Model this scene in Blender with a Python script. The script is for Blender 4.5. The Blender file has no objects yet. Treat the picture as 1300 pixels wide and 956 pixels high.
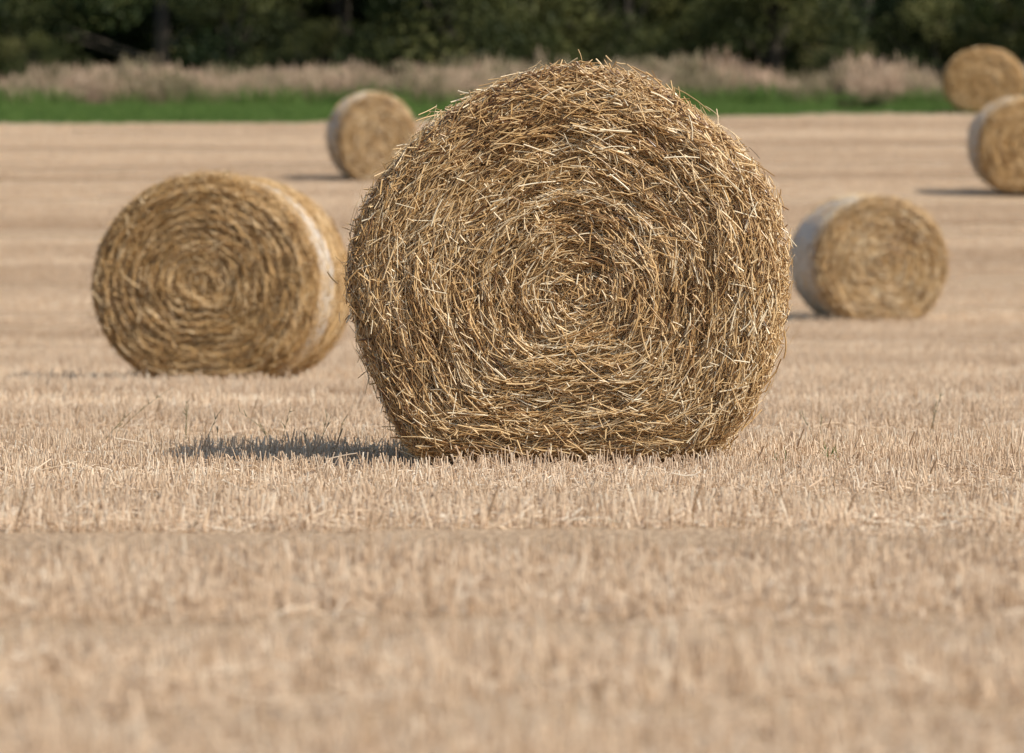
import bpy, math, numpy as np
from mathutils import Vector, Matrix, Euler
R = np.random.default_rng(7)
scene = bpy.context.scene
F = 7222.0
CAMH = 0.627
GOFF = -0.04

# ---------------------------------------------------------------- terrain
_c = np.array([(-80,0),(50,0),(64,.24),(78,1.2),(90,2.22),(93.5,2.42),(110,3.55),(126,4.53),(150,5.45),(180,6.2),(300,9),(900,12)],float)
_d = np.arange(-80,900,0.5)
_z = np.interp(_d,_c[:,0],_c[:,1])
_k = np.ones(17)/17
_z = np.convolve(np.pad(_z,8,mode='edge'),_k,mode='valid')
def H(y): return np.interp(y,_d,_z)+GOFF
def edge(x): return 121.8+0.38*x

# ---------------------------------------------------------------- helpers
def mesh_np(name, verts, faces, attrs=None, smooth=False, mat_idx=None):
    me = bpy.data.meshes.new(name)
    verts = np.asarray(verts,np.float32); faces=np.asarray(faces,np.int32)
    n,k = faces.shape
    me.vertices.add(len(verts)); me.vertices.foreach_set('co',verts.ravel())
    me.loops.add(n*k); me.loops.foreach_set('vertex_index',faces.ravel())
    me.polygons.add(n)
    me.polygons.foreach_set('loop_start',np.arange(0,n*k,k,dtype=np.int32))
    if smooth: me.polygons.foreach_set('use_smooth',np.ones(n,bool))
    if mat_idx is not None: me.polygons.foreach_set('material_index',np.asarray(mat_idx,np.int32))
    for an,av in (attrs or {}).items():
        a = me.attributes.new(an,'FLOAT','POINT'); a.data.foreach_set('value',np.asarray(av,np.float32))
    me.update(calc_edges=True); me.validate()
    return me
def norm(v): return v/np.maximum(np.linalg.norm(v,axis=-1,keepdims=True),1e-9)
def strands(P,T,L,W,bend,seg=3,taper=0.0,rnd=None,start=-0.5,sides=3,flat=.6,grad=0.0):
    """thin prisms through P along T, curved by bend vectors (metres at t=+-.5)"""
    n=len(P); T=norm(T)
    up=np.where(np.abs(T[:,2:3])<.8,np.array([[0,0,1.]]),np.array([[1.,0,0]]))
    A=norm(np.cross(T,up)); B=np.cross(T,A)
    roll=R.uniform(0,6.28,n)[:,None]
    A,B=A*np.cos(roll)+B*np.sin(roll), -A*np.sin(roll)+B*np.cos(roll)
    t=np.linspace(start,start+1,seg+1)
    V=np.zeros((n,seg+1,sides,3),np.float32)
    L=np.broadcast_to(L,(n,)); W=np.broadcast_to(W,(n,))
    for k,tk in enumerate(t):
        c=P+T*(L*tk)[:,None]+bend*(4*tk*tk if start<0 else tk*tk)
        w=(W/2*(1-taper*k/seg))[:,None]
        for s in range(sides):
            a=2*math.pi*s/sides
            V[:,k,s]=c+(A*math.cos(a)+B*math.sin(a)*flat)*w
    base=(np.arange(n)*(seg+1)*sides)[:,None,None]
    k=np.arange(seg)[None,:,None]*sides; s=np.arange(sides)[None,None,:]; s2=(s+1)%sides
    Fq=np.stack([base+k+s,base+k+s2,base+k+sides+s2,base+k+sides+s],-1).reshape(-1,4)
    if rnd is None: rnd=R.uniform(0,1,n)
    rr=np.repeat(rnd,(seg+1)*sides).reshape(n,seg+1,sides)
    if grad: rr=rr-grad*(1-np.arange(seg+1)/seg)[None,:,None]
    return V.reshape(-1,3),Fq,np.clip(rr,0,1).ravel()
def merge(parts):
    V=[];Fs=[];A=[];o=0
    for v,f,a in parts:
        V.append(v);Fs.append(f+o);A.append(a);o+=len(v)
    return np.concatenate(V),np.concatenate(Fs),np.concatenate(A)
def obj(name,me,mats,parent=None,coll=None):
    o=bpy.data.objects.new(name,me)
    for m in (mats if isinstance(mats,list) else [mats]): me.materials.append(m)
    (coll or scene.collection).objects.link(o)
    if parent: o.parent=parent
    return o
def wob(x,y,seed,f=1.0,n=6):
    r=np.random.default_rng(seed); s=0
    for i in range(n):
        a=r.uniform(0,6.28);k=f*r.uniform(.5,2)
        s=s+np.sin(k*(x*math.cos(a)+y*math.sin(a))+r.uniform(0,6.28))
    return s/n**.5

# ---------------------------------------------------------------- materials
def mat(name):
    m=bpy.data.materials.new(name); m.use_nodes=True
    nt=m.node_tree; nt.nodes.clear()
    out=nt.nodes.new('ShaderNodeOutputMaterial'); b=nt.nodes.new('ShaderNodeBsdfPrincipled')
    nt.links.new(b.outputs[0],out.inputs[0]); return m,nt,b,out
def ramp(nt,fac,stops):
    r=nt.nodes.new('ShaderNodeValToRGB'); e=r.color_ramp.elements
    while len(e)<len(stops): e.new(.5)
    for el,(p,c) in zip(e,stops): el.position=p; el.color=(*c,1)
    nt.links.new(fac,r.inputs[0]); return r.outputs[0]
def noise(nt,scale,vec=None,detail=3,vscale=None):
    n=nt.nodes.new('ShaderNodeTexNoise'); n.inputs['Scale'].default_value=scale; n.inputs['Detail'].default_value=detail
    if vec is not None:
        if vscale:
            mp=nt.nodes.new('ShaderNodeMapping'); mp.inputs['Scale'].default_value=vscale
            nt.links.new(vec,mp.inputs[0]); vec=mp.outputs[0]
        nt.links.new(vec,n.inputs['Vector'])
    return n.outputs[0]
def math_(nt,op,a,b=None,c=None):
    m=nt.nodes.new('ShaderNodeMath'); m.operation=op
    for i,v in enumerate((a,b,c)):
        if v is None: continue
        if isinstance(v,(int,float)): m.inputs[i].default_value=v
        else: nt.links.new(v,m.inputs[i])
    return m.outputs[0]
def mix(nt,f,a,b,mode='MIX'):
    m=nt.nodes.new('ShaderNodeMix'); m.data_type='RGBA'; m.blend_type=mode
    for i,v in ((0,f),(6,a),(7,b)):
        if isinstance(v,(int,float)): m.inputs[i].default_value=v
        elif isinstance(v,tuple): m.inputs[i].default_value=(*v,1)
        else: nt.links.new(v,m.inputs[i])
    return m.outputs[2]
def bandmask(nt,pos):
    """crop rows / tramlines: noise stretched along the drilling direction"""
    a=noise(nt,1.0,pos,3,(.05,.45,0)); b=noise(nt,1.0,pos,2,(.02,.13,0)); 
    a=ramp(nt,a,[(.44,(0,0,0)),(.60,(1,1,1))]); b=ramp(nt,b,[(.46,(0,0,0)),(.56,(1,1,1))])
    return math_(nt,'ADD',math_(nt,'MULTIPLY',a,.6),math_(nt,'MULTIPLY',b,.4))
def attr_mat(name,stops,rough=.5,spec=.4,band=False,transl=0,patch=None):
    m,nt,b,out=mat(name)
    a=nt.nodes.new('ShaderNodeAttribute'); a.attribute_name='rnd'
    col=ramp(nt,a.outputs['Fac'],stops)
    if band:
        g=nt.nodes.new('ShaderNodeNewGeometry')
        col=mix(nt,math_(nt,'MULTIPLY',bandmask(nt,g.outputs['Position']),.6),col,(.53,.35,.205),'MIX')
    if patch:
        g=nt.nodes.new('ShaderNodeNewGeometry')
        n1=noise(nt,1.0,g.outputs['Position'],2,patch[1])
        col=mix(nt,math_(nt,'MULTIPLY',ramp(nt,n1,[(.42,(0,0,0)),(.6,(1,1,1))]),patch[2]),col,patch[0],'MIX')
    nt.links.new(col,b.inputs['Base Color'])
    b.inputs['Roughness'].default_value=rough; b.inputs['Specular IOR Level'].default_value=spec
    if transl:
        t=nt.nodes.new('ShaderNodeBsdfTranslucent'); nt.links.new(col,t.inputs[0])
        mx=nt.nodes.new('ShaderNodeMixShader'); mx.inputs[0].default_value=transl
        nt.links.new(b.outputs[0],mx.inputs[1]); nt.links.new(t.outputs[0],mx.inputs[2]); nt.links.new(mx.outputs[0],out.inputs[0])
    return m
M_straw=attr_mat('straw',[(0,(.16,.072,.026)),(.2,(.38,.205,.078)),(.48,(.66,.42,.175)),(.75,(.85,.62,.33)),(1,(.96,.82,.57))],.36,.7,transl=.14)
M_straw2=attr_mat('straw_weathered',[(0,(.14,.062,.02)),(.25,(.42,.23,.078)),(.6,(.72,.47,.20)),(1,(.92,.71,.42))],.45,.45,transl=.12)
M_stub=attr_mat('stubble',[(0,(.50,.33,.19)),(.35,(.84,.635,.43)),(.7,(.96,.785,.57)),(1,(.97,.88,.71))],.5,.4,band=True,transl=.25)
M_leaf=attr_mat('leaves',[(0,(.018,.03,.012)),(.5,(.05,.072,.02)),(.85,(.12,.135,.04)),(1,(.23,.21,.075))],.6,.2,transl=.3,patch=((.02,.03,.014),(.22,.22,.10),.75))
M_leaf2=attr_mat('leaves_olive',[(0,(.035,.045,.016)),(.5,(.11,.115,.036)),(.85,(.21,.20,.065)),(1,(.32,.27,.11))],.6,.2,transl=.3,patch=((.03,.042,.016),(.35,.3,.2),.6))
M_dry=attr_mat('dry_grass',[(0,(.25,.155,.095)),(.5,(.50,.34,.225)),(1,(.70,.51,.36))],.6,.2,transl=.2,patch=((.14,.145,.06),(.38,.3,0),.7))
M_green=attr_mat('green_grass',[(0,(.045,.09,.018)),(.6,(.12,.21,.04)),(1,(.25,.32,.09))],.6,.2,transl=.3)
M_weed=attr_mat('weed',[(0,(.07,.07,.03)),(.6,(.17,.15,.07)),(1,(.3,.24,.12))],.6,.2)
m,nt,b,_=mat('bark'); b.inputs['Roughness'].default_value=.9
nt.links.new(ramp(nt,noise(nt,6),[(.3,(.03,.024,.017)),(.7,(.10,.08,.055))]),b.inputs['Base Color']); M_bark=m
m,nt,b,_=mat('bale_core'); tc=nt.nodes.new('ShaderNodeTexCoord')
nt.links.new(ramp(nt,noise(nt,40,tc.outputs['Object'],6),[(.3,(.10,.045,.015)),(.7,(.32,.18,.065))]),b.inputs['Base Color']); b.inputs['Roughness'].default_value=.9; M_core=m
# net wrap
m,nt,b,out=mat('net_wrap'); tc=nt.nodes.new('ShaderNodeTexCoord')
b.inputs['Base Color'].default_value=(.76,.71,.62,1); b.inputs['Roughness'].default_value=.6
sx=nt.nodes.new('ShaderNodeSeparateXYZ'); nt.links.new(tc.outputs['Object'],sx.inputs[0])
at=nt.nodes.new('ShaderNodeMath'); at.operation='ARCTAN2'; nt.links.new(sx.outputs[0],at.inputs[0])
zc=math_(nt,'SUBTRACT',sx.outputs[2],.72); nt.links.new(zc,at.inputs[1])
w1=math_(nt,'PINGPONG',math_(nt,'ADD',sx.outputs[1],math_(nt,'MULTIPLY',math_(nt,'PINGPONG',at.outputs[0],.03),.4)),.011)
l1=math_(nt,'LESS_THAN',w1,.0042)
l2=math_(nt,'LESS_THAN',math_(nt,'PINGPONG',at.outputs[0],.015),.0032)
fac=math_(nt,'MAXIMUM',l1,l2)
tr=nt.nodes.new('ShaderNodeBsdfTransparent'); mx=nt.nodes.new('ShaderNodeMixShader')
nt.links.new(fac,mx.inputs[0]); nt.links.new(tr.outputs[0],mx.inputs[1]); nt.links.new(b.outputs[0],mx.inputs[2]); nt.links.new(mx.outputs[0],out.inputs[0])
M_net=m
# ground
m,nt,b,_=mat('field_soil_and_litter'); g=nt.nodes.new('ShaderNodeNewGeometry'); pos=g.outputs['Position']
c1=ramp(nt,noise(nt,45,pos,5,(1,1,1)),[(.3,(.14,.085,.05)),(.5,(.42,.29,.175)),(.7,(.74,.56,.37))])
c1=mix(nt,math_(nt,'MULTIPLY',bandmask(nt,pos),.5),c1,(.26,.17,.10))
sp=nt.nodes.new('ShaderNodeSeparateXYZ'); nt.links.new(pos,sp.inputs[0])
e=math_(nt,'SUBTRACT',sp.outputs[1],math_(nt,'MULTIPLY',sp.outputs[0],.38))
e=math_(nt,'ADD',e,noise(nt,1.2,pos))
gf=math_(nt,'MULTIPLY_ADD',math_(nt,'SUBTRACT',e,122.1),2.0,0.5); 
cl=nt.nodes.new('ShaderNodeClamp'); nt.links.new(gf,cl.inputs[0])
gc=ramp(nt,noise(nt,2.5,pos,4),[(.3,(.05,.10,.022)),(.7,(.12,.19,.045))])
nt.links.new(mix(nt,cl.outputs[0],c1,gc),b.inputs['Base Color']); b.inputs['Roughness'].default_value=.95
b.inputs['Specular IOR Level'].default_value=.1
bp=nt.nodes.new('ShaderNodeBump'); bp.inputs['Distance'].default_value=.03; bp.inputs['Strength'].default_value=.8
nt.links.new(noise(nt,30,pos,5),bp.inputs['Height']); nt.links.new(bp.outputs[0],b.inputs['Normal'])
M_ground=m

# ---------------------------------------------------------------- ground sheet
xs=np.concatenate([np.arange(-600,-40,20),np.arange(-40,40,1.0),np.arange(40,601,20)])
ys=np.concatenate([np.arange(-78,0,6),np.arange(0,200,1.0),np.arange(200,899,15)])
X,Y=np.meshgrid(xs,ys); Z=H(Y)+.015*wob(X,Y,3,.8)*(Y>28)*0.7
V=np.stack([X,Y,Z],-1).reshape(-1,3); nx=len(xs); i=np.arange(len(ys)-1)[:,None]*nx+np.arange(nx-1)[None]
Fq=np.stack([i,i+1,i+nx+1,i+nx],-1).reshape(-1,4)
obj('stubble_field_ground',mesh_np('ground',V,Fq,smooth=True),M_ground)

# ---------------------------------------------------------------- instancer
def scatter(name,P,rot,scl,idx,sources,mat_):
    coll=bpy.data.collections.new(name+'_parts')
    for j,me in enumerate(sources):
        obj('%s_part_%02d'%(name,j),me,mat_,coll=coll)
    me=bpy.data.meshes.new(name); n=len(P)
    me.vertices.add(n); me.vertices.foreach_set('co',np.asarray(P,np.float32).ravel())
    for an,av in (('rot',rot),('scl',scl)):
        a=me.attributes.new(an,'FLOAT_VECTOR','POINT'); a.data.foreach_set('vector',np.asarray(av,np.float32).ravel())
    a=me.attributes.new('idx','INT','POINT'); a.data.foreach_set('value',np.asarray(idx,np.int32))
    o=bpy.data.objects.new(name,me); scene.collection.objects.link(o)
    ng=bpy.data.node_groups.new(name+'_gn','GeometryNodeTree')
    ng.interface.new_socket('Geometry',in_out='INPUT',socket_type='NodeSocketGeometry')
    ng.interface.new_socket('Geometry',in_out='OUTPUT',socket_type='NodeSocketGeometry')
    N=ng.nodes; Lk=ng.links
    gi=N.new('NodeGroupInput'); go=N.new('NodeGroupOutput')
    m2p=N.new('GeometryNodeMeshToPoints'); iop=N.new('GeometryNodeInstanceOnPoints')
    ci=N.new('GeometryNodeCollectionInfo'); ci.inputs['Collection'].default_value=coll
    ci.inputs['Separate Children'].default_value=True; ci.inputs['Reset Children'].default_value=True
    def na(nm,t):
        q=N.new('GeometryNodeInputNamedAttribute'); q.data_type=t; q.inputs['Name'].default_value=nm; return q.outputs['Attribute']
    e2r=N.new('FunctionNodeEulerToRotation')
    Lk.new(gi.outputs[0],m2p.inputs[0]); Lk.new(m2p.outputs[0],iop.inputs['Points'])
    Lk.new(ci.outputs[0],iop.inputs['Instance']); iop.inputs['Pick Instance'].default_value=True
    Lk.new(na('idx','INT'),iop.inputs['Instance Index'])
    Lk.new(na('rot','FLOAT_VECTOR'),e2r.inputs[0]); Lk.new(e2r.outputs[0],iop.inputs['Rotation'])
    Lk.new(na('scl','FLOAT_VECTOR'),iop.inputs['Scale']); Lk.new(iop.outputs[0],go.inputs[0])
    md=o.modifiers.new('instances','NODES'); md.node_group=ng
    return o

# ---------------------------------------------------------------- stubble
def stub_patch(sx,sy,n,w,rows,h=.085,hs=(.45,1.25)):
    ny=int(round(sy/rows)); r=R.integers(0,ny,n)
    x=R.uniform(-sx/2,sx/2,n); clump=np.round(x/.045)*.045+.01*wob(x*0+r,r*3.0,int(R.integers(1e6)))
    x=np.where(R.uniform(size=n)<.8,clump+R.normal(0,.009,n),x)
    y=(r+.5)*rows-sy/2+R.normal(0,.016,n)
    P=np.stack([x,y,np.full(n,-.01)],-1)
    T=np.stack([R.normal(0,.2,n),R.normal(0,.18,n),np.ones(n)],-1)
    L=h*R.uniform(*hs,n)*(1+.25*wob(x,y,int(R.integers(1e6)),9))
    Ws=w*R.uniform(.6,1.4,n)
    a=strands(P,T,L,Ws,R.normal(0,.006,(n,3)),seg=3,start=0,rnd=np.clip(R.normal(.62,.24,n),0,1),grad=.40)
    k=int(n*.42)
    P=np.stack([R.uniform(-sx/2,sx/2,k),R.uniform(-sy/2,sy/2,k),R.uniform(0,.035,k)],-1)
    an=R.uniform(0,6.28,k); T=np.stack([np.cos(an),np.sin(an),R.normal(0,.3,k)],-1)
    b_=strands(P,T,R.uniform(.04,.14,k),w*R.uniform(.5,1.2,k),R.normal(0,.008,(k,3)),seg=2,rnd=np.clip(R.normal(.62,.26,k),0,1))
    v,f,a_=merge([a,b_])
    return mesh_np('stubble_patch',v,f,{'rnd':a_})
def lay(y0,y1,sx,sy,slope,marg,nvar,bands,amp):
    P=[];Ro=[];S=[];I=[]
    y=y0
    while y<y1:
        hw=y*slope+marg; off=R.uniform(0,sx)
        for x in np.arange(-hw-off,hw+sx,sx):
            if y+sy/2>edge(x): continue
            yy=y+sy/2
            tilt=math.atan2(float(H(yy+.5)-H(yy-.5)),1)
            flip=R.uniform()<.5
            eu=(Matrix.Rotation(tilt,3,'X')@Matrix.Rotation(math.pi if flip else 0,3,'Z')).to_euler()
            bnd=0
            for c,wd,am in bands:
                bnd=max(bnd,am*math.exp(-((yy-c-.05*x)/wd)**4))
            bnd*=max(0,1+.5*float(wob(x,yy,5,2.8)))
            if R.uniform()<bnd*.70+.04: continue
            P.append((x,yy,float(H(yy)))); Ro.append(tuple(eu))
            s=1+amp*float(wob(x*.5,yy*2.2,11,.9))-bnd*.75+R.normal(0,.05)
            S.append((1,1,max(.22,s))); I.append(int(R.integers(nvar)))
        y+=sy
    return P,Ro,S,I
NB=[(8.8,.35,.6),(10.9,.6,.85),(14.7,1.0,1.1),(17.9,.4,.75),(19.7,.3,.5),(25.1,1.1,.9),(28.6,.6,.8)]
P,Ro,S,I=lay(3.5,30,.5,.25,.095,2.0,14,NB,.16)
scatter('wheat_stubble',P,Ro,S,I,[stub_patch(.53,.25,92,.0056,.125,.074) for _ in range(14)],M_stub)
FB=[(34,1.2,.8),(43,1.2,.7),(47,.8,.7),(56,1.5,.8),(62,1,.6),(66,.8,.7),(71,1.2,.9),(75,.9,.9),(81,1.4,.9),(88,1.1,.8),(94,.9,.9),(99,1.2,.8),(106,1.3,.9),(114,1.3,.9)]
P,Ro,S,I=lay(30,132,2.0,1.0,.105,3.5,6,FB,.22)
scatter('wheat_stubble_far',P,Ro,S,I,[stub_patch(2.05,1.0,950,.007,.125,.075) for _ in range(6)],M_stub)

# ---------------------------------------------------------------- bales
def radial(pts):
    th=np.arctan2(pts[:,1],pts[:,0])%(2*math.pi); r=np.hypot(pts[:,0],pts[:,1])
    o=np.argsort(th); th=th[o]; r=r[o]
    g=np.linspace(0,2*math.pi,721)
    rr=np.interp(g,np.concatenate([th-2*math.pi,th,th+2*math.pi]),np.tile(r,3))
    k=np.hanning(25); k/=k.sum(); rr=np.convolve(np.concatenate([rr[-13:-1],rr,rr[1:13]]),k,mode='valid')
    return lambda t: np.interp(t%(2*math.pi),g,rr)
def bale(loc,rotz,outline,zc,sc,nface,nside,w,seed,mat_s,grv,turns,net=None,Ld=1.2,lmul=1.0,fluff=1.0,order=1.0):
    global R
    R=np.random.default_rng(seed)
    emp=bpy.data.objects.new('round_straw_bale',None); emp.empty_display_size=.5
    scene.collection.objects.link(emp); emp.location=loc; emp.rotation_euler=(0,0,rotz)
    Rf=radial(outline)
    def pt(rho,th):
        r=rho*Rf(th)
        return np.stack([r*np.cos(th)+sc[0]*(1-rho), np.zeros_like(rho), zc+r*np.sin(th)+sc[1]*(1-rho)],-1)
    def tang(rho,th):
        return norm(pt(rho,th+.01)-pt(rho,th-.01))
    def depth(rho,th):
        ph=2*math.pi*(rho*turns+th/(2*math.pi))
        n=wob(rho*30,th*2.0,seed+1,1.2)
        d=grv*(np.sin(ph+n*.9)*.6+.5*np.sin(ph*2.3+n*2)+.5*wob(rho*12*np.cos(th),rho*12*np.sin(th),seed+4,1.0))
        d=d*np.clip((rho-.02)/.1,0,1)
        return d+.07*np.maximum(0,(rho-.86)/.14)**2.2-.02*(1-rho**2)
    nt_=96; rings=14; th=np.linspace(0,2*math.pi,nt_,endpoint=False)
    VV=[]
    for rho in np.linspace(.003,.965,rings):
        p=pt(np.full(nt_,rho),th); p[:,1]=.03+depth(np.full(nt_,rho),th)*.6; VV.append(p)
    for y in (.12,.4,.8,Ld-.1):
        p=pt(np.full(nt_,.985),th); p[:,1]=y; VV.append(p)
    for rho in (.94,.5,.003):
        p=pt(np.full(nt_,rho),th); p[:,1]=Ld-.03; VV.append(p)
    V=np.concatenate(VV); nr=len(VV)
    i=np.arange(nr-1)[:,None]*nt_; j=np.arange(nt_)[None]; j2=(j+1)%nt_
    Fq=np.stack([i+j,i+j2,i+nt_+j2,i+nt_+j],-1).reshape(-1,4)
    obj('core',mesh_np('core',V,Fq,smooth=True),M_core,parent=emp)
    parts=[]
    def face(n,l0,l1,sig,out_sig,lift,wm,rm,rs,flip=False,bd=.03,rmax=1.0):
        rho=rmax*np.sqrt(R.uniform(0.00001,1,n)); th=R.uniform(0,2*math.pi,n)
        p=pt(rho,th); T=tang(rho,th); rad=norm(pt(rho+.01,th)-pt(rho-.01,th))
        a=R.normal(0,1,n)*sig*order*(1+1.5*np.exp(-rho*7))+.11*wob(p[:,0]*9,p[:,2]*9,seed+9,1)
        s=np.where(R.uniform(size=n)<.5,1,-1)
        D=T*(np.cos(a)*s)[:,None]+rad*(np.sin(a))[:,None]
        D[:,1]+=R.normal(0,out_sig,n)
        L=(l0+(l1-l0)*R.uniform(0,1,n)**1.5)*lmul; L=np.minimum(L,.06+rho*.75*.9)
        L=np.minimum(L,.07+(1-rho)*1.2)
        dp=depth(rho,th); p[:,1]=dp-R.exponential(lift,n)+.012
        rr=np.maximum(rho*.75,.08)
        bend=-rad*((L**2)/(8*rr)*np.cos(a)**2*.85)[:,None]+R.normal(0,1,(n,3))*(L*bd)[:,None]
        cl=wob(p[:,0]*7,p[:,2]*7,seed+2,1)*.065+wob(rho*40,th*1.5,seed+3,1)*.085
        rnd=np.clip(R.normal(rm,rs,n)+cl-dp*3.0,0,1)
        if flip: p[:,1]=Ld-p[:,1]
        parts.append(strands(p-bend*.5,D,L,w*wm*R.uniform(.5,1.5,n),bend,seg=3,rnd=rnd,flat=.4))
    face(int(nface*.62),.05,.22,.21,.04,.008,1.0,.45,.21)
    face(int(nface*.24),.04,.14,.50,.11,.016,1.05,.58,.24)
    face(int(nface*.16),.015,.06,1.3,.22,.017,1.0,.64,.25)
    face(int(nface*.006),.03,.08,1.5,.1,.01,1.0,.45,.25,rmax=.05)
    face(int(nface*.08),.08,.30,.3,.08,.01,2.0,.45,.2,True)
    def side(n,y0,y1,l0,l1,sig,outs,lift):
        th=R.uniform(0,2*math.pi,n); y=R.uniform(y0,y1,n)
        rho=np.full(n,.985)
        rd=norm(pt(rho,th)-np.array([[sc[0],0,zc+sc[1]]])); p=pt(rho,th)
        rnd_in=.06*np.maximum(0,(.10-y)/.10)**2
        p=p-rd*(rnd_in-R.exponential(lift,n))[:,None]; p[:,1]=y
        T=tang(rho,th); a=R.normal(0,sig,n); s=np.where(R.uniform(size=n)<.5,1,-1)
        D=T*(np.cos(a)*s)[:,None]; D[:,1]+=np.sin(a); D+=rd*R.normal(0,outs,n)[:,None]
        L=R.uniform(l0,l1,n)*lmul
        bend=-rd*((L**2)/(8*.72))[:,None]+R.normal(0,1,(n,3))*(L*.03)[:,None]
        rnd=np.clip(R.normal(.58,.22,n)+.08*wob(y*8,th*4,seed+6,1),0,1)
        q=p-bend*.5
        q[:,2]=np.maximum(q[:,2],.012)
        parts.append(strands(q,D,L,w*R.uniform(.5,1.4,n),bend,seg=3,rnd=rnd,flat=.4))
    side(int(nside*.58),.02,Ld,.05,.20,.35,.05,.006)
    side(int(nside*.27),.0,.22,.03,.12,.6,.27*fluff,.009*fluff)
    side(int(nside*.04),.0,.22,.03,.12,.9,.65*fluff,.012*fluff)
    side(int(nside*.12),.1,Ld,.03,.14,.6,.22*fluff,.008*fluff)
    v,f,a=merge(parts)
    v[:,2]=np.maximum(v[:,2],-.02)
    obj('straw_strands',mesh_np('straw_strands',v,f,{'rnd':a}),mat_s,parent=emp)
    if net:
        y0,y1=net; th=np.linspace(0,2*math.pi,128,endpoint=False); yy=np.linspace(y0,y1,14); VV=[]
        for k,y in enumerate(yy):
            p=pt(np.full(128,1.008+.004*math.sin(k*2.1)),th); p[:,1]=y+.012*np.sin(th*3+k*.1)+.012*np.sin(th*11+1)*(k==0)
            p[:,2]=np.maximum(p[:,2],.004); VV.append(p)
        V=np.concatenate(VV); i=np.arange(13)[:,None]*128; j=np.arange(128)[None]; j2=(j+1)%128
        obj('net_wrap',mesh_np('net_wrap',V,np.stack([i+j,i+j2,i+128+j2,i+128+j],-1).reshape(-1,4),smooth=True),M_net,parent=emp)
    return emp
px=np.array([(740,84),(690,90),(650,103),(600,124),(560,150),(515,192),(480,235),(452,285),(442,330),(445,375),(460,440),(486,505),(518,572),(535,583),(600,584),(720,584),(800,584),(880,583),(905,572),(935,540),(970,480),(990,410),(996,340),(988,280),(965,225),(925,178),(890,150),(850,122),(800,97)],float)
s0=F/21.0
zc=(583-345)/s0
o1=np.stack([(px[:,0]-722)/s0,(345-px[:,1])/s0],-1)
def w2x(x,d): return (x-650)/F*d
bale((w2x(722,21),21.0,0.0),math.radians(-2.0),o1*.995,zc,(.045,-.10),64000,26000,.0057,101,M_straw,.0165,10,net=(.42,1.12),fluff=1.0)
def ell(wd,ht,flat,seed,pk=0):
    t=np.linspace(0,2*math.pi,60,endpoint=False)
    x=wd/2*np.cos(t)*(1+.012*np.sin(3*t+seed)); z=ht*.5*np.sin(t)*1.035
    zmin=-ht*.5
    z=np.maximum(z,zmin*flat); z=z-(z.min()-zmin)
    return np.stack([x,z],-1)
def b2(xpx,ypx,d,ht,wd,rot,seed,nf,w,grv,net,mt,turns=12,sc=(0,-.05)):
    zreq=CAMH-(ypx-367)/F*d
    e=bale((w2x(xpx,d),d,zreq),math.radians(rot),ell(wd,ht,.92,seed),ht*.5,sc,nf,int(nf*.5),w,seed,mt,grv,turns,net=net,lmul=1.2,order=.8)
    tilt=math.atan2(float(H(d+1.2)-H(d)),1.2)
    e.rotation_euler=(Matrix.Rotation(tilt,3,'X')@Matrix.Rotation(math.radians(rot),3,'Z')).to_euler()
b2(258,482,39.5,1.45,1.60,-11.0,211,28000,.0068,.026,(.14,.56),M_straw2,12)
b2(1120,411,63.9,1.45,1.55,11.5,307,15000,.010,.020,(.06,1.14),M_straw,12)
b2(480,230,93.5,1.46,1.32,11,401,10000,.013,.02,(.04,1.16),M_straw,11)
b2(1304,243,88.7,1.46,1.56,4,503,10000,.013,.02,(.05,1.15),M_straw2,11)
b2(1249,143,126,1.45,1.80,-3,601,9000,.015,.02,(.2,1.1),M_straw2,11)
R=np.random.default_rng(99)
# loose straw dropped on the stubble
n=700
x=R.uniform(-6,7,n); y=R.uniform(13,45,n)
P=np.stack([x,y,H(y)+R.uniform(.02,.065,n)],-1); an=R.uniform(0,6.28,n)
v,f,a=strands(P,np.stack([np.cos(an),np.sin(an),R.normal(0,.3,n)],-1),R.uniform(.05,.18,n),.005*R.uniform(.6,1.3,n),R.normal(0,.008,(n,3)),seg=3,rnd=np.clip(R.normal(.65,.22,n),0,1))
obj('loose_straw',mesh_np('loose_straw',v,f,{'rnd':a}),M_stub)

# ---------------------------------------------------------------- verge grasses
def tuft(n,h,w,spread,lean,heads=False):
    P=np.stack([R.normal(0,spread,n),R.normal(0,spread,n),np.full(n,-.02)],-1)
    T=np.stack([R.normal(0,lean,n),R.normal(0,lean,n),np.ones(n)],-1)
    L=h*R.uniform(.55,1.1,n); bend=np.stack([R.normal(0,.12,n)*h,R.normal(0,.12,n)*h,-R.uniform(0,.1,n)*h],-1)
    rn=np.clip(R.normal(.5,.25,n),0,1)
    parts=[strands(P,T,L,w,bend,seg=3,taper=.6,start=0,rnd=rn)]
    if heads:
        top=P+norm(T)*L[:,None]+bend
        parts.append(strands(top,norm(T)+R.normal(0,.2,(n,3)),np.full(n,.16),w*4,R.normal(0,.01,(n,3)),seg=2,taper=.7,rnd=np.clip(rn+.15,0,1)))
    v,f,a=merge(parts); return mesh_np('tuft',v,f,{'rnd':a})
def spread(n,yf0,yf1,hw,smin,smax,nv,cond=None,sfun=None):
    x=R.uniform(-hw,hw,n); y=R.uniform(yf0,yf1,n)
    if cond is not None:
        k=cond(x,y); x=x[k];y=y[k]
    n=len(x); s=R.uniform(smin,smax,n)
    if sfun is not None: s=s*sfun(x,y)
    return np.stack([x,y,H(y)],-1),np.stack([np.zeros(n),np.zeros(n),R.uniform(0,6.28,n)],-1),np.stack([s,s,s],-1),R.integers(0,nv,n)
P,Ro,S,I=spread(12000,113,150,22,.6,1.4,4,lambda x,y:y>edge(x)+R.normal(0,.35,len(x)))
scatter('green_grass_verge',P,Ro,S,I,[tuft(26,.17,.014,.14,.4) for _ in range(4)],M_green)
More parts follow.
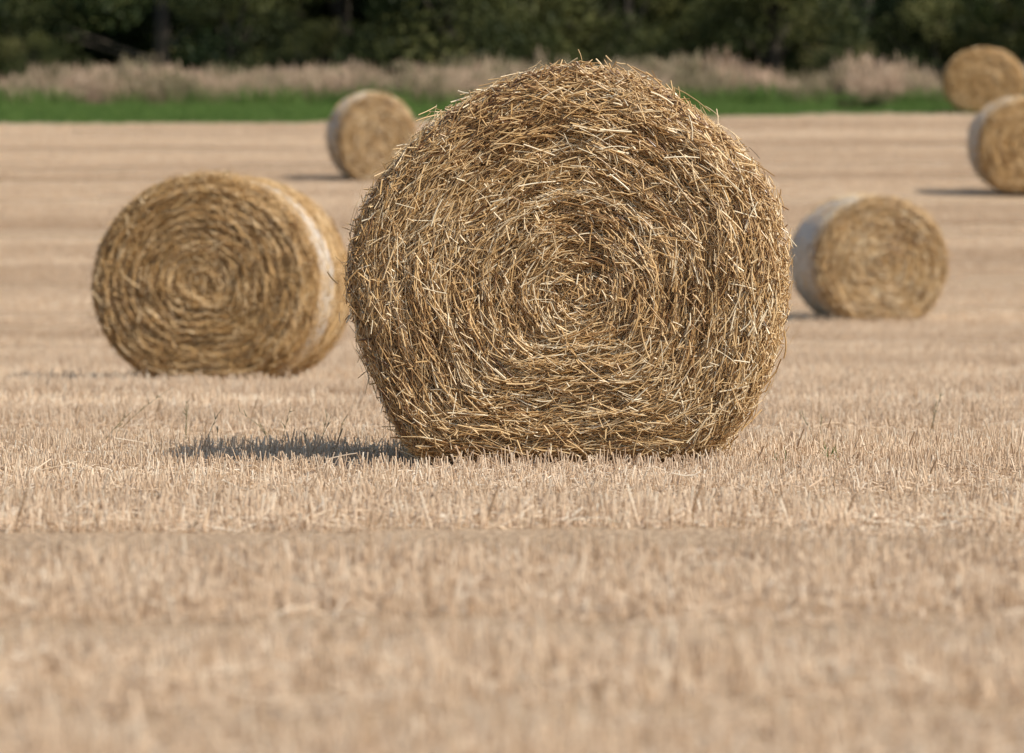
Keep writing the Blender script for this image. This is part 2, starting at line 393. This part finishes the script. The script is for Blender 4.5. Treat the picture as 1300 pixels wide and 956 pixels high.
dens=lambda x,y: (R.uniform(size=len(x))<np.clip(.6+.5*wob(x,y,31,.5)-(x<-11.2)*.6,0.03,1))&(y>145.5+1.6*wob(x,y,8,.6))
P,Ro,S,I=spread(14000,140,159,24,.45,1.15,5,dens,lambda x,y:np.clip(1+.27*wob(x,y,41,.9),.45,1.5))
scatter('dry_grass',P,Ro,S,I,[tuft(22,.88,.012,.16,.14,True) for _ in range(5)],M_dry)
P,Ro,S,I=spread(4200,143,159,24,.6,1.3,3,lambda x,y: R.uniform(size=len(x))<np.clip(.22+.5*wob(x,y,77,.45)+(x<-11)*.6,0,1))
scatter('green_undergrowth',P,Ro,S,I,[tuft(30,.55,.03,.2,.35) for _ in range(3)],M_green)

# ---------------------------------------------------------------- trees
def leaves(C,rad,n,size,rb):
    k=len(C); idx=R.integers(0,k,n)
    d=norm(R.normal(0,1,(n,3))); rr=R.uniform(0,1,n)**.45
    P=C[idx]+d*(rad[idx]*rr)[:,None]*np.array([1,1,.75])
    a=norm(R.normal(0,1,(n,3))); b_=norm(np.cross(a,R.normal(0,1,(n,3))))
    s=size*R.uniform(.5,1.3,n)[:,None]
    V=np.stack([P-a*s*.5,P+b_*s*.28,P+a*s*.5,P-b_*s*.28],1).reshape(-1,3)
    Fq=np.arange(n*4).reshape(-1,4)
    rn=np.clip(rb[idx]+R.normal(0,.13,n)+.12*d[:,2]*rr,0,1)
    return V,Fq,np.repeat(rn,4)
def tree(h,rad_,nc,nl,low=.08,size=.17):
    z=low*h+R.uniform(0,1,nc)*(1-low)*h*.93
    prof=rad_*np.sin(np.clip(.18+.85*z/h,0,1)*math.pi*.93)**.6
    an=R.uniform(0,6.28,nc); rr=prof*R.uniform(.25,1,nc)**.6
    C=np.stack([rr*np.cos(an),rr*np.sin(an),z],-1); rc=R.uniform(.5,1.25,nc)
    lv,lf,la=leaves(C,rc,nl,size,np.clip(R.normal(.45,.27,nc),0,1))
    tv,tf,ta=strands(np.array([[0,0,-.3]]),np.array([[.03,.02,1.]]),h*.8,.55,np.array([[.3,.2,0]]),seg=7,taper=.85,start=0,sides=8,flat=1)
    sel=R.choice(nc,min(16,nc),replace=False); z0=C[sel,2]*.55
    P0=np.stack([z0*.03,z0*.02,z0],-1); D=C[sel]-P0
    bv,bf,ba=strands(P0,D,np.linalg.norm(D,axis=1),.16,np.zeros((len(sel),3)),seg=4,taper=.8,start=0,sides=6,flat=1)
    v,f,a=merge([(lv,lf,la),(tv,tf,ta),(bv,bf,ba)])
    mi=np.zeros(len(f),int); mi[len(lf):]=1
    return mesh_np('tree',v,f,{'rnd':a},mat_idx=mi)
def tree_scatter(name,srcs,mats,rows,keep=1.0):
    P=[];S=[];Ro=[];I=[]
    for y,dx,smin,smax in rows:
        for x in np.arange(-38,38,dx):
            if R.uniform()>keep: continue
            xx=x+R.uniform(-.4,.4)*dx; yy=y+R.uniform(-1.6,1.6); s=R.uniform(smin,smax)
            P.append((xx,yy,float(H(yy))-.1)); S.append((s,s,s*R.uniform(.9,1.1))); Ro.append((0,0,R.uniform(0,6.28))); I.append(int(R.integers(len(srcs))))
    return scatter(name,P,Ro,S,I,srcs,mats)
tree_scatter('woodland_trees',[tree(13,4.2,60,32000,.10) for _ in range(5)],[M_leaf,M_bark],[(167,5.2,.8,1.2),(173,4.4,.9,1.2),(178,4.2,1,1.25),(185,3.8,1,1.3),(192,3.4,1.1,1.3),(199,3.2,1.1,1.35)])
tree_scatter('hedgerow_bushes',[tree(4.6,2.0,24,13000,.02,.14) for _ in range(4)],[M_leaf2,M_bark],[(162,4.2,.45,1.1),(163.5,5.0,.8,1.6)],.72)
C=np.stack([R.uniform(-.45,.45,14),R.uniform(-.3,.3,14),R.uniform(.05,.24,14)],-1)
v,f,a=leaves(C,np.full(14,.16),1500,.09,np.full(14,.3))
o=obj('nettle_clump',mesh_np('nettle_clump',v,f,{'rnd':a}),M_leaf2); yb=131.0; o.location=(w2x(1092,yb),yb,float(H(yb)))

# ---------------------------------------------------------------- weeds in the stubble
def weed(x,d,stems,h,lean,m_=None,w=.004):
    n=stems; P=np.stack([R.normal(0,.02,n),R.normal(0,.02,n),np.zeros(n)],-1)
    T=np.stack([lean+R.normal(0,.25,n),R.normal(0,.15,n),np.ones(n)],-1); L=h*R.uniform(.6,1.05,n)
    bend=np.stack([R.normal(0,.1,n)*h,R.normal(0,.03,n)*h,-R.uniform(0,.12,n)*h],-1)
    parts=[strands(P,T,L,w,bend,seg=5,taper=.5,start=0,rnd=R.uniform(.2,.8,n))]
    for q in range(n):
        k=4; t=R.uniform(.5,1,k)[:,None]; pp=P[q]+norm(T[q])*L[q]*t+bend[q]*t*t
        parts.append(strands(pp,norm(T[q])+R.normal(0,.4,(k,3)),R.uniform(.015,.04,k),w*1.3,R.normal(0,.003,(k,3)),seg=2,taper=.7,start=0,rnd=R.uniform(.1,.7,k)))
    v,f,a=merge(parts); o=obj('weed_plant',mesh_np('weed_plant',v,f,{'rnd':a}),m_ or M_weed)
    o.location=(w2x(x,d),d,float(H(d)))
weed(120,23.5,1,.24,.6); weed(150,25,1,.42,.65); weed(243,24,2,.28,.15); weed(262,22.6,2,.20,-.1)
weed(365,23,1,.28,-.5); weed(345,23,2,.2,-.2); weed(392,22.5,2,.22,.1); weed(418,23.5,2,.18,.1)
weed(1040,24,2,.2,.1); weed(1180,26,2,.24,.2,); weed(985,20.9,3,.09,0,M_green,.003); weed(1056,21.4,4,.10,0,M_green,.0035)

# ---------------------------------------------------------------- light, sky, camera
el=math.radians(45); az=math.radians(-33)
to=Vector((math.cos(el)*math.cos(az),math.cos(el)*math.sin(az),math.sin(el)))
ld=bpy.data.lights.new('sun','SUN'); ld.energy=5.0; ld.angle=math.radians(1.5); ld.color=(1,.945,.86)
lo=bpy.data.objects.new('sun',ld); scene.collection.objects.link(lo); lo.rotation_euler=to.to_track_quat('Z','Y').to_euler()
w=bpy.data.worlds.new('World'); scene.world=w; w.use_nodes=True; nt=w.node_tree
sk=nt.nodes.new('ShaderNodeTexSky'); sk.sky_type='NISHITA'; sk.sun_disc=False; sk.sun_elevation=el; sk.sun_rotation=math.atan2(to.x,to.y)
bg=nt.nodes['Background']; bg.inputs[1].default_value=.15; nt.links.new(sk.outputs[0],bg.inputs[0])
cd=bpy.data.cameras.new('camera'); cam=bpy.data.objects.new('camera',cd); scene.collection.objects.link(cam)
cd.sensor_width=36; cd.lens=200; cd.clip_end=2000; cd.clip_start=.1
cam.location=(0,0,CAMH); cam.rotation_euler=(math.pi/2-math.atan((478-367)/F),0,0)
cd.dof.use_dof=True; cd.dof.focus_distance=20.98; cd.dof.aperture_fstop=5.0
scene.camera=cam
scene.view_settings.view_transform='Standard'; scene.view_settings.look='None'; scene.view_settings.exposure=0
